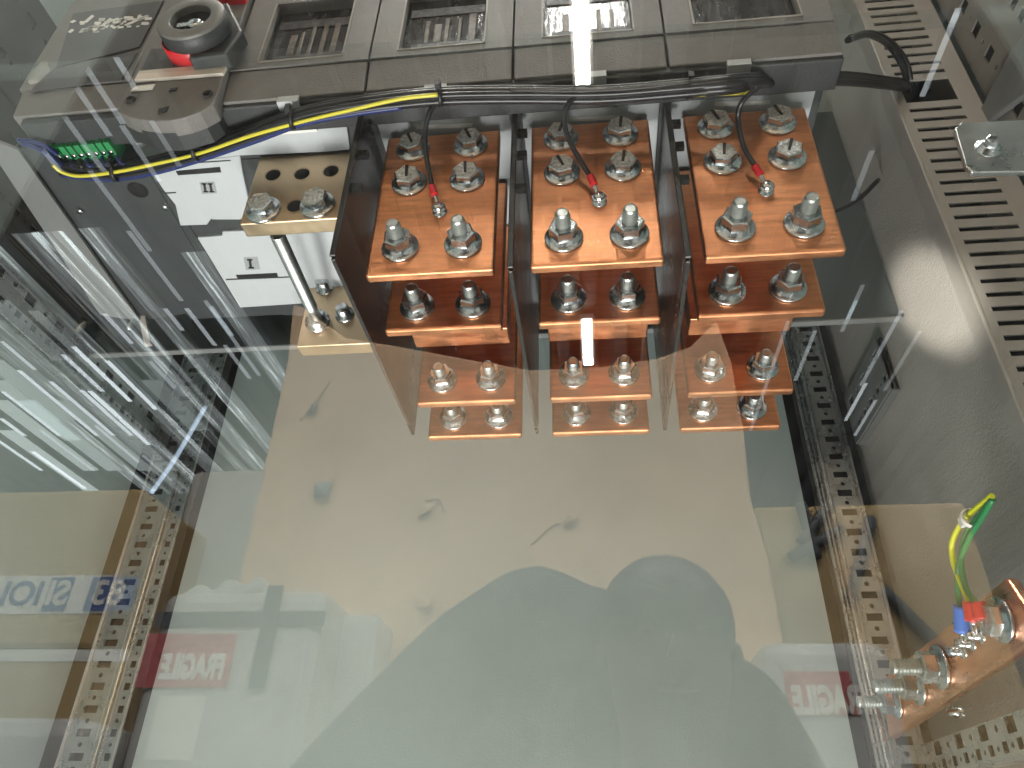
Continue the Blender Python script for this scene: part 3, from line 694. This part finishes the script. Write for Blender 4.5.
L.new(mp.outputs['Vector'], nz.inputs['Vector'])
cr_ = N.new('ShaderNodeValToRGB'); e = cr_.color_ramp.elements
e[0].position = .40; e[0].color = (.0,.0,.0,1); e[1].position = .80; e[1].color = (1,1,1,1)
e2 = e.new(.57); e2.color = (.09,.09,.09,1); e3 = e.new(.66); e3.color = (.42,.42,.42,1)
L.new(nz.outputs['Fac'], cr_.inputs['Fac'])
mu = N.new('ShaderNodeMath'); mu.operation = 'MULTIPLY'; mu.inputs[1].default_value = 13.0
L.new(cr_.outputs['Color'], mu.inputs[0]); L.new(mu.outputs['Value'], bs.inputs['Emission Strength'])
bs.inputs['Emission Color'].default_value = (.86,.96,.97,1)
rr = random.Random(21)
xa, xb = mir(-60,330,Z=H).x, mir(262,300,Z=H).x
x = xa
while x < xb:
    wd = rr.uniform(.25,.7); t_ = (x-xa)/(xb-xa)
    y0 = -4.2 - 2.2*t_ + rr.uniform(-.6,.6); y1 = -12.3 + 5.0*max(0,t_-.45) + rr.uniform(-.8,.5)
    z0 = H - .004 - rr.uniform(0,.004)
    tag(MB().box((x, y1, z0-.003), (x+wd, y0, z0)).build('streak_sheet', m), 'added sheet with light streaks painted into its glow above the left of the hall', 'painted glow', 'painted streak sheets')
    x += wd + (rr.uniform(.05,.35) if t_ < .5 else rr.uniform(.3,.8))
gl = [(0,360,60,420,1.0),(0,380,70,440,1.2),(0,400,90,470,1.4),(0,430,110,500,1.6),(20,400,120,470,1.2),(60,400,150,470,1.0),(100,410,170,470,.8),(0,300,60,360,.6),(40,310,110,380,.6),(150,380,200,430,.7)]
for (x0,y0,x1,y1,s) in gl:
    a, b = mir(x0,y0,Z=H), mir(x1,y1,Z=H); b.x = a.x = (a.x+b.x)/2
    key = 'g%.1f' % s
    if key not in mats: mats[key] = mat('added_roof_glow', (.4,.44,.44), .4, emit=(.84,.97,.95), es=1.5*s)  # glow added to paint the pale area around the streaks
    tag(MB().box((a.x-.16, min(a.y,b.y), H-.010), (a.x+.16, max(a.y,b.y), H-.003)).build('roof_streak_glow', mats[key]), 'wide added sheet painting a pale glow above the left of the hall', 'painted glow', 'painted roof streaks')
# fainter ones at the right
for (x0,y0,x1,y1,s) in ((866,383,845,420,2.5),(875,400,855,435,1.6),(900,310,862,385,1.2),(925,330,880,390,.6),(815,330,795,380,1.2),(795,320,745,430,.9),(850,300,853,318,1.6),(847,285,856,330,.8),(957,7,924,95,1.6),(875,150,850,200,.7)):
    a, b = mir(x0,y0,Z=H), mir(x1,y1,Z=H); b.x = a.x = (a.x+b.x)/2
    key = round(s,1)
    if key not in mats: mats[key] = mat('roof_streak_glow', (.5,.55,.56), .4, emit=(.86,.94,1), es=1.1*s)
    glow_strip('roof_streak_glow', a, b, .05, mats[key])

# wrapped crate right behind the photographer
CY = 3.0
ol = [(262,425),(272,360),(292,303),(304,306),(322,320),(345,336),(400,345),(470,358),(530,368),(600,365),(655,357),(690,345),(717,318),(732,360),(745,430)]
pts = [mir(x,y,Y=CY) for x,y in ol]
pts[0].x = pts[1].x = -1.54
pts = pts[:-1] + [mir(745,430,Y=CY), mir(752,498,Y=CY), mir(770,560,Y=CY)]
pts.append(Vector((pts[-1].x, pts[-1].y, -1.39))); pts.append(Vector((pts[0].x, pts[0].y, -1.39)))
cr = MB().prism(pts, (0,-.9,0)).build('wrapped_crate', M['crate'], bevel=.02)
tag(cr, 'tall beige wrapped crate standing behind the photographer', 'crate')
rr = random.Random(2)
for (x,y) in ((323,490),(313,410),(425,510),(425,600),(570,520)):
    p = mir(x,y,Y=CY-.004); w_, h_ = rr.uniform(.022,.04), rr.uniform(.022,.04); k_ = rr.uniform(-.02,.02)
    MB().prism([p+Vector((-w_,.002,-h_)), p+Vector((w_*.8,.030,-h_*.7+k_)), p+Vector((w_,.004,h_)), p+Vector((-w_*.7+k_,.012,h_*.9))], (0,.003,0)).build('torn_patch', M['side_grey'] if y<500 else M['crate'], cr)
for (xa_,ya_,xb_,yb_) in ((560,523,530,545),(425,500,445,512),(300,420,330,380)):
    A, B = mir(xa_,ya_,Y=CY), mir(xb_,yb_,Y=CY)
    MB().tube([A, A.lerp(B,.5)+Vector((.02,.004,.03)), B], .007, 6).build('wrap_crease', M['crate'], cr)

def carton(name, pa, pb, Yv, depth, m_, label, bev=.03, bottom=-1.39):
    """box whose front spans two mirrored picture corners (upper left, lower right)"""
    a = mir(*pa, Y=Yv); b = mir(*pb, Y=Yv); b.x = mir(pb[0], (pa[1] + min(pb[1], 768))/2, Y=Yv).x; a.x = mir(pa[0], (pa[1] + min(pb[1], 768))/2, Y=Yv).x
    t = thing(name, ((a.x+b.x)/2, a.y-depth/2, bottom if bottom else b.z), label, 'carton')
    MB().box((a.x, a.y-depth, b.z if bottom is None else bottom), (b.x, a.y, a.z)).build('carton_body', m_, t, bevel=bev)
    return t, a, b
def text(body, parent, c, size, m_, wide=1.0, name='lettering'):
    cu = bpy.data.curves.new(name, 'FONT'); cu.body = body; cu.size = size; cu.extrude = .001; cu.align_x = 'CENTER'; cu.align_y = 'CENTER'; cu.space_character = 1.0; cu.offset = .006 if body == 'FRAGILE' else .004
    me_o = bpy.data.objects.new(name, cu); COL.objects.link(me_o)
    # turned to face the cabinet (+Y)
    me_o.location = c; me_o.rotation_euler = (PI/2, 0, PI); me_o.scale = (wide, 1, 1)
    bpy.context.view_layer.update()
    dg = bpy.context.evaluated_depsgraph_get(); me = bpy.data.meshes.new_from_object(me_o.evaluated_get(dg)); me.transform(me_o.matrix_world)
    COL.objects.unlink(me_o); bpy.data.objects.remove(me_o)
    me.materials.clear(); me.materials.append(m_)
    o = bpy.data.objects.new(name, me); COL.objects.link(o); o.parent = parent; o.matrix_parent_inverse = world_of(parent).inverted()
    return o
# left cartons
t, a, b = carton('cardboard_carton', (-160,495), (118,650), 3.2, .8, M['brown_card'], 'brown carton with blue lettering on the left stack', bottom=None)
za, zb2 = mir(60,578,Y=3.2).z, mir(60,612,Y=3.2).z
MB().box((a.x, a.y, zb2-.01), (b.x, a.y+.004, za+.01)).build('white_band', M['tape'], t)
for (xa,xb) in ((47,70),(88,135)):
    p, q = mir(xa,595,Y=3.2), mir(xb,595,Y=3.2)
    MB().box((p.x, a.y+.004, zb2), (q.x, a.y+.007, za)).build('blue_block', M['blue_print'], t)
text('IOL', t, Vector((mir(18,595,Y=3.2).x, a.y+.005, (za+zb2)/2)), .16, M['blue_print'])
text('SI', t, Vector((mir(58,595,Y=3.2).x, a.y+.008, (za+zb2)/2)), .16, M['tape'])
text('83', t, Vector((mir(108,595,Y=3.2).x, a.y+.008, (za+zb2)/2)), .16, M['tape'])
t, a, b = carton('cardboard_carton', (-160,652), (112,900), 3.2, .8, M['brown_card'], 'lower brown carton with white tape on the left stack')
MB().box((a.x, a.y, mir(60,662,Y=3.2).z), (b.x, a.y+.004, mir(60,650,Y=3.2).z)).build('tape_strip', M['tape'], t)
t, a, b = carton('wrapped_bale', (-100,715), (78,900), 2.4, .5, M['film'], 'bale in grey film at the foot of the left stack', bev=.06)
t['category'] = 'bale'
def fragile(t, a, Yv, x0, y0, x1, y1, ty, size, wide):
    p, q = mir(x0,y0,Y=Yv), mir(x1,y1,Y=Yv)
    off = .03
    MB().box((p.x, a.y+.001, q.z), (q.x, a.y+.004, p.z)).build('red_label', M['red_print'], t)
    text('FRAGILE', t, Vector(((p.x+q.x)/2+off, a.y+.005, mir((x0+x1)/2,ty,Y=Yv).z)), size, M['tape'], wide)
t, a, b = carton('wrapped_carton', (140,590), (315,900), 2.6, .7, M['film'], 'film wrapped carton with red fragile label, left one', bev=.05)
fragile(t, a, 2.6, 148,634, 226,688, 668, .112, .56)
MB().box((a.x, a.y, mir(200,627,Y=2.6).z), (b.x, a.y+.006, mir(200,612,Y=2.6).z)).build('strap', M['strap'], t)
MB().box((mir(158,700,Y=2.6).x, a.y+.001, mir(158,760,Y=2.6).z), (mir(205,700,Y=2.6).x, a.y+.003, mir(158,696,Y=2.6).z)).build('paper_sheet', M['tape'], t)
FILM_AT = (a.copy(), b.copy(), t)
sx = mir(270,620,Y=2.6).x
MB().box((sx-.03, a.y+.007, a.z-.35), (sx+.03, a.y+.011, a.z+.01)).build('strap', M['strap'], t)
t, a, b = carton('wrapped_carton', (150,470), (262,900), 3.9, .5, M['film'], 'tall narrow wrapped carton beside the beige crate', bev=.05)
t, a, b = carton('wrapped_carton', (312,612), (372,900), 2.8, .5, M['film'], 'narrow film wrapped carton beside the left fragile carton', bev=.04)
t, a, b = carton('wrapped_carton', (768,640), (905,900), 2.6, .7, M['film'], 'film wrapped carton with red fragile label, right one', bev=.05)
fragile(t, a, 2.6, 783,672, 858,716, 702, .112, .56)
t, a, b = carton('cardboard_carton', (775,505), (1010,900), 4.2, .9, M['brown_card'], 'large brown carton stack beyond the right fragile carton')
for (p,q) in (((800,505),(815,560)),((870,520),(850,600)),((880,590),(950,660)),((790,560),(840,530)),((830,505),(800,545))):
    A, B = mir(*p,Y=4.2), mir(*q,Y=4.2); MB().tube([A+Vector((0,.03,0)), B+Vector((0,.03,0))], .035, 8).build('strap', M['strap'], t)

# ------------------------------------------------------------------ the photographer (mirrored silhouette in the cover)
def skin_mesh(name, nodes, edges, m_, parent=None, sub=2):
    me = bpy.data.meshes.new(name); me.from_pydata([n[0] for n in nodes], edges, []); me.update()
    o = bpy.data.objects.new(name, me); COL.objects.link(o)
    s = o.modifiers.new('skin', 'SKIN'); s.use_smooth_shade = True
    for i, n in enumerate(nodes):
        r = n[1]; v = me.skin_vertices[0].data[i]; v.radius = (r, r) if not isinstance(r, tuple) else r
        v.use_root = (i == 0)
    u = o.modifiers.new('sub', 'SUBSURF'); u.levels = sub; u.render_levels = sub
    me.materials.append(m_)
    if parent: o.parent = parent
    return o
PY = -.36
per = thing('person', (0, PY, -1.4), 'photographer in dark jacket holding a phone, mirrored in the clear cover', 'person')
N = [((.05,PY-.05,-.50),.15), ((.05,PY-.05,-.25),.16), ((.05,PY-.04,-.06),.15), ((.07,PY-.02,.06),.065), ((.078,PY,.13),.062), ((.08,PY+.01,.20),.082), ((.082,PY,.265),.055),
     ((-.13,PY-.04,.04),.12), ((-.075,PY-.06,.268),.088), ((-.21,PY,.15),.085), ((-.33,PY+.08,-.02),.052),
     ((.20,PY-.04,.0),.09), ((.26,PY+.02,-.30),.06), ((.155,PY+.26,-.16),.038), ((.095,PY+.385,-.105),.026),
     ((.0,PY-.05,-.62),.10), ((-.03,PY-.03,-.98),.07), ((-.04,PY-.05,-1.33),.05), ((-.04,PY+.10,-1.37),.04),
     ((.12,PY-.05,-.62),.10), ((.14,PY-.03,-.98),.07), ((.15,PY-.05,-1.33),.05), ((.15,PY+.10,-1.37),.04)]
E_ = [(0,1),(1,2),(2,3),(3,4),(4,5),(5,6),(2,7),(7,8),(8,9),(9,10),(2,11),(11,12),(12,13),(13,14),(0,15),(15,16),(16,17),(17,18),(0,19),(19,20),(20,21),(21,22)]
N = [(p, r if 3 <= i <= 6 or i in (14, 18, 22) else r*.55) for i, (p, r) in enumerate(N)]
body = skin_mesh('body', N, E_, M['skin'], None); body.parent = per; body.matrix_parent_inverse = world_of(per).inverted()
def blob(name, chains, m_, parent, voxel=.014):
    mb = MB()
    for ch in chains:
        for (p0, r0), (p1, r1) in zip(ch, ch[1:]):
            p0, p1 = Vector(p0), Vector(p1); n_ = max(2, int((p1-p0).length / .025))
            for i in range(n_+1):
                t_ = i/n_
                bmesh.ops.create_icosphere(mb.bm, subdivisions=2, radius=r0+(r1-r0)*t_, matrix=Matrix.Translation(p0.lerp(p1, t_)))
    o = mb.build(name, m_)
    m1 = o.modifiers.new('remesh', 'REMESH'); m1.mode = 'VOXEL'; m1.voxel_size = voxel; m1.use_smooth_shade = True
    m2 = o.modifiers.new('smooth', 'SMOOTH'); m2.iterations = 12; m2.factor = .5
    o.parent = parent; o.matrix_parent_inverse = world_of(parent).inverted()
    return o
rr = random.Random(9); fa, fb, ft = FILM_AT
chs = []
for i in range(15):
    u = i/14; x_ = fa.x + .06 + (fb.x-fa.x-.10)*u
    z_ = fa.z + .03*math.sin(u*5) + rr.uniform(-.03,.02)
    chs.append([((x_, fa.y-.08, z_), rr.uniform(.022,.045)), ((x_+rr.uniform(-.08,.08), fa.y-.02, z_-rr.uniform(.02,.12)), rr.uniform(.010,.022))])
blob('film_crumple', chs, M['film'], ft, .012)
Q = lambda x, y, z: (x, PY+y, z)
jk = blob('jacket', [
    [(Q(.05,-.06,-.50),.16), (Q(.05,-.07,-.10),.17), (Q(.05,-.10,.06),.13)],
    [(Q(-.11,-.07,-.04),.13), (Q(-.06,-.08,.12),.12), (Q(-.078,-.07,.235),.095), (Q(-.15,-.05,.185),.09), (Q(-.23,-.02,.085),.092), (Q(-.33,.05,-.03),.07)],
    [(Q(-.06,-.08,.22),.09), (Q(.0,-.09,.215),.09), (Q(.06,-.10,.17),.09)],
    [(Q(-.12,-.07,.05),.13), (Q(-.23,-.02,-.04),.12), (Q(-.30,.0,-.2),.09)],
    [(Q(.05,-.09,.05),.12), (Q(.135,-.08,.125),.10), (Q(.185,-.07,.0),.10), (Q(.25,-.02,-.26),.075), (Q(.17,.22,-.18),.052)],
], M['jacket'], per)
T = [(p, r*2.1) for p, r in (N[0], N[15], N[16], N[17], N[19], N[20], N[21])]
tr = skin_mesh('trousers', T, [(0,1),(1,2),(2,3),(0,4),(4,5),(5,6)], M['trousers']); tr.parent = per; tr.matrix_parent_inverse = world_of(per).inverted()
h = MB(); bmesh.ops.create_uvsphere(h.bm, u_segments=24, v_segments=14, radius=.088, matrix=Matrix.Translation((.081,PY-.012,.232)) @ Matrix.Diagonal((.92,1.05,.95,1)))
for v in list(h.bm.verts):
    if v.co.z < .19 and v.co.y > PY-.03: h.bm.verts.remove(v)
for f in h.bm.faces: f.smooth = True
h.build('hair', M['hair'], per)
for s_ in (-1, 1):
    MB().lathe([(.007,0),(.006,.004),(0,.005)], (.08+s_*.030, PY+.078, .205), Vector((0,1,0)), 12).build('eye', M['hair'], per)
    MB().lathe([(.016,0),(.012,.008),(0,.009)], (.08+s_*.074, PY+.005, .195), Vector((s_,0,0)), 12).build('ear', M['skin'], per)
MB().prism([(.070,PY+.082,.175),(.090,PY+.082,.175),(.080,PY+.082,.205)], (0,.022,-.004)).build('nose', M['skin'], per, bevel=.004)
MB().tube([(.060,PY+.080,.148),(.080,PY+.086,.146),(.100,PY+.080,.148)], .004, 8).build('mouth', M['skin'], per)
# hands with fingers
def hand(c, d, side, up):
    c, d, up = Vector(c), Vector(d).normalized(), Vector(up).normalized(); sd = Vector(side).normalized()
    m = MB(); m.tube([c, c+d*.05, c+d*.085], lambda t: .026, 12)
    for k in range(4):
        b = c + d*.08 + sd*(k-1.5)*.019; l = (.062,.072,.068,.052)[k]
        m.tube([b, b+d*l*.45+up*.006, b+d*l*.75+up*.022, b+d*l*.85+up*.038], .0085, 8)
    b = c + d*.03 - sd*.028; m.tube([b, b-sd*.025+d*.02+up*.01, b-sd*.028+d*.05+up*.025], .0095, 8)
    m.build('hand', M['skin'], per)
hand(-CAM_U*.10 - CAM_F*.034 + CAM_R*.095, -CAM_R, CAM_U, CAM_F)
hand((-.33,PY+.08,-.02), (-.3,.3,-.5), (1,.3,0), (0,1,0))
ph_ = thing('mobile_phone', (.0,-.02,-.03), 'dark mobile phone held up by the photographer', 'phone')
cN = -CAM_F
o0 = -CAM_F*.016
q = [o0 + CAM_R*a_ + CAM_U*b_ for a_, b_ in ((-.036,.012),(.036,.012),(.036,-.135),(-.036,-.135))]
MB().prism(q, -CAM_F*.008).build('phone_body', M['black'], ph_, bevel=.003)

def area(name, loc, aim, sx, sy, power, col):
    l = bpy.data.lights.new(name, 'AREA'); l.shape = 'RECTANGLE'; l.size = sx; l.size_y = sy; l.energy = power; l.color = col; l.spread = math.radians(64)
    o = bpy.data.objects.new(name, l); COL.objects.link(o); o.location = loc
    o.rotation_euler = (Vector(aim) - Vector(loc)).to_track_quat('-Z', 'Y').to_euler()
area('fill_light', (.10,.45,-1.15), (-.02,.56,.5), .3, .3, 2.6, (1,.98,.95))  # unseen fill lights added to brighten the underside from below
area('fill_light', (-.42,.45,-1.15), (-.28,.56,.5), .3, .3, 3.2, (1,.98,.95))
sp = bpy.data.lights.new('wall_patch_fill', 'SPOT'); sp.energy = 190; sp.spot_size = math.radians(5.6); sp.spot_blend = .75; sp.shadow_soft_size = .01; sp.color = (1,.93,.85)  # added spot that makes the bright patch on the right sheet
so = bpy.data.objects.new('wall_patch_fill', sp); COL.objects.link(so); so.location = (-.25,-.05,-.35)
so.rotation_euler = (hit(934,300,X=WR) - so.location).to_track_quat('-Z', 'Y').to_euler()
# ------------------------------------------------------------------ world, camera, render
w = bpy.data.worlds.new('World'); sc.world = w; w.use_nodes = True
w.node_tree.nodes['Background'].inputs['Color'].default_value = (.95,.98,1,1); w.node_tree.nodes['Background'].inputs['Strength'].default_value = 1.1
cd = bpy.data.cameras.new('camera'); co = bpy.data.objects.new('camera', cd); COL.objects.link(co)
cd.sensor_fit = 'HORIZONTAL'; cd.sensor_width = 36; cd.lens = F_PX / 1024 * 36; cd.clip_start = .005; cd.clip_end = 200
mw = Matrix.Identity(4)
for r in range(3): mw[r][0], mw[r][1], mw[r][2] = CAM_R[r], CAM_U[r], -CAM_F[r]
co.matrix_world = mw; sc.camera = co
sc.view_settings.view_transform = 'Standard'; sc.view_settings.look = 'None'; sc.view_settings.exposure = .08; sc.view_settings.gamma = 1
sc.render.engine = 'CYCLES'
sc.cycles.use_denoising = True
sc.cycles.max_bounces = 10; sc.cycles.transparent_max_bounces = 16; sc.cycles.diffuse_bounces = 4; sc.cycles.glossy_bounces = 5
sc.cycles.sample_clamp_indirect = 6; sc.cycles.blur_glossy = .5
sc.cycles.caustics_reflective = False; sc.cycles.caustics_refractive = False
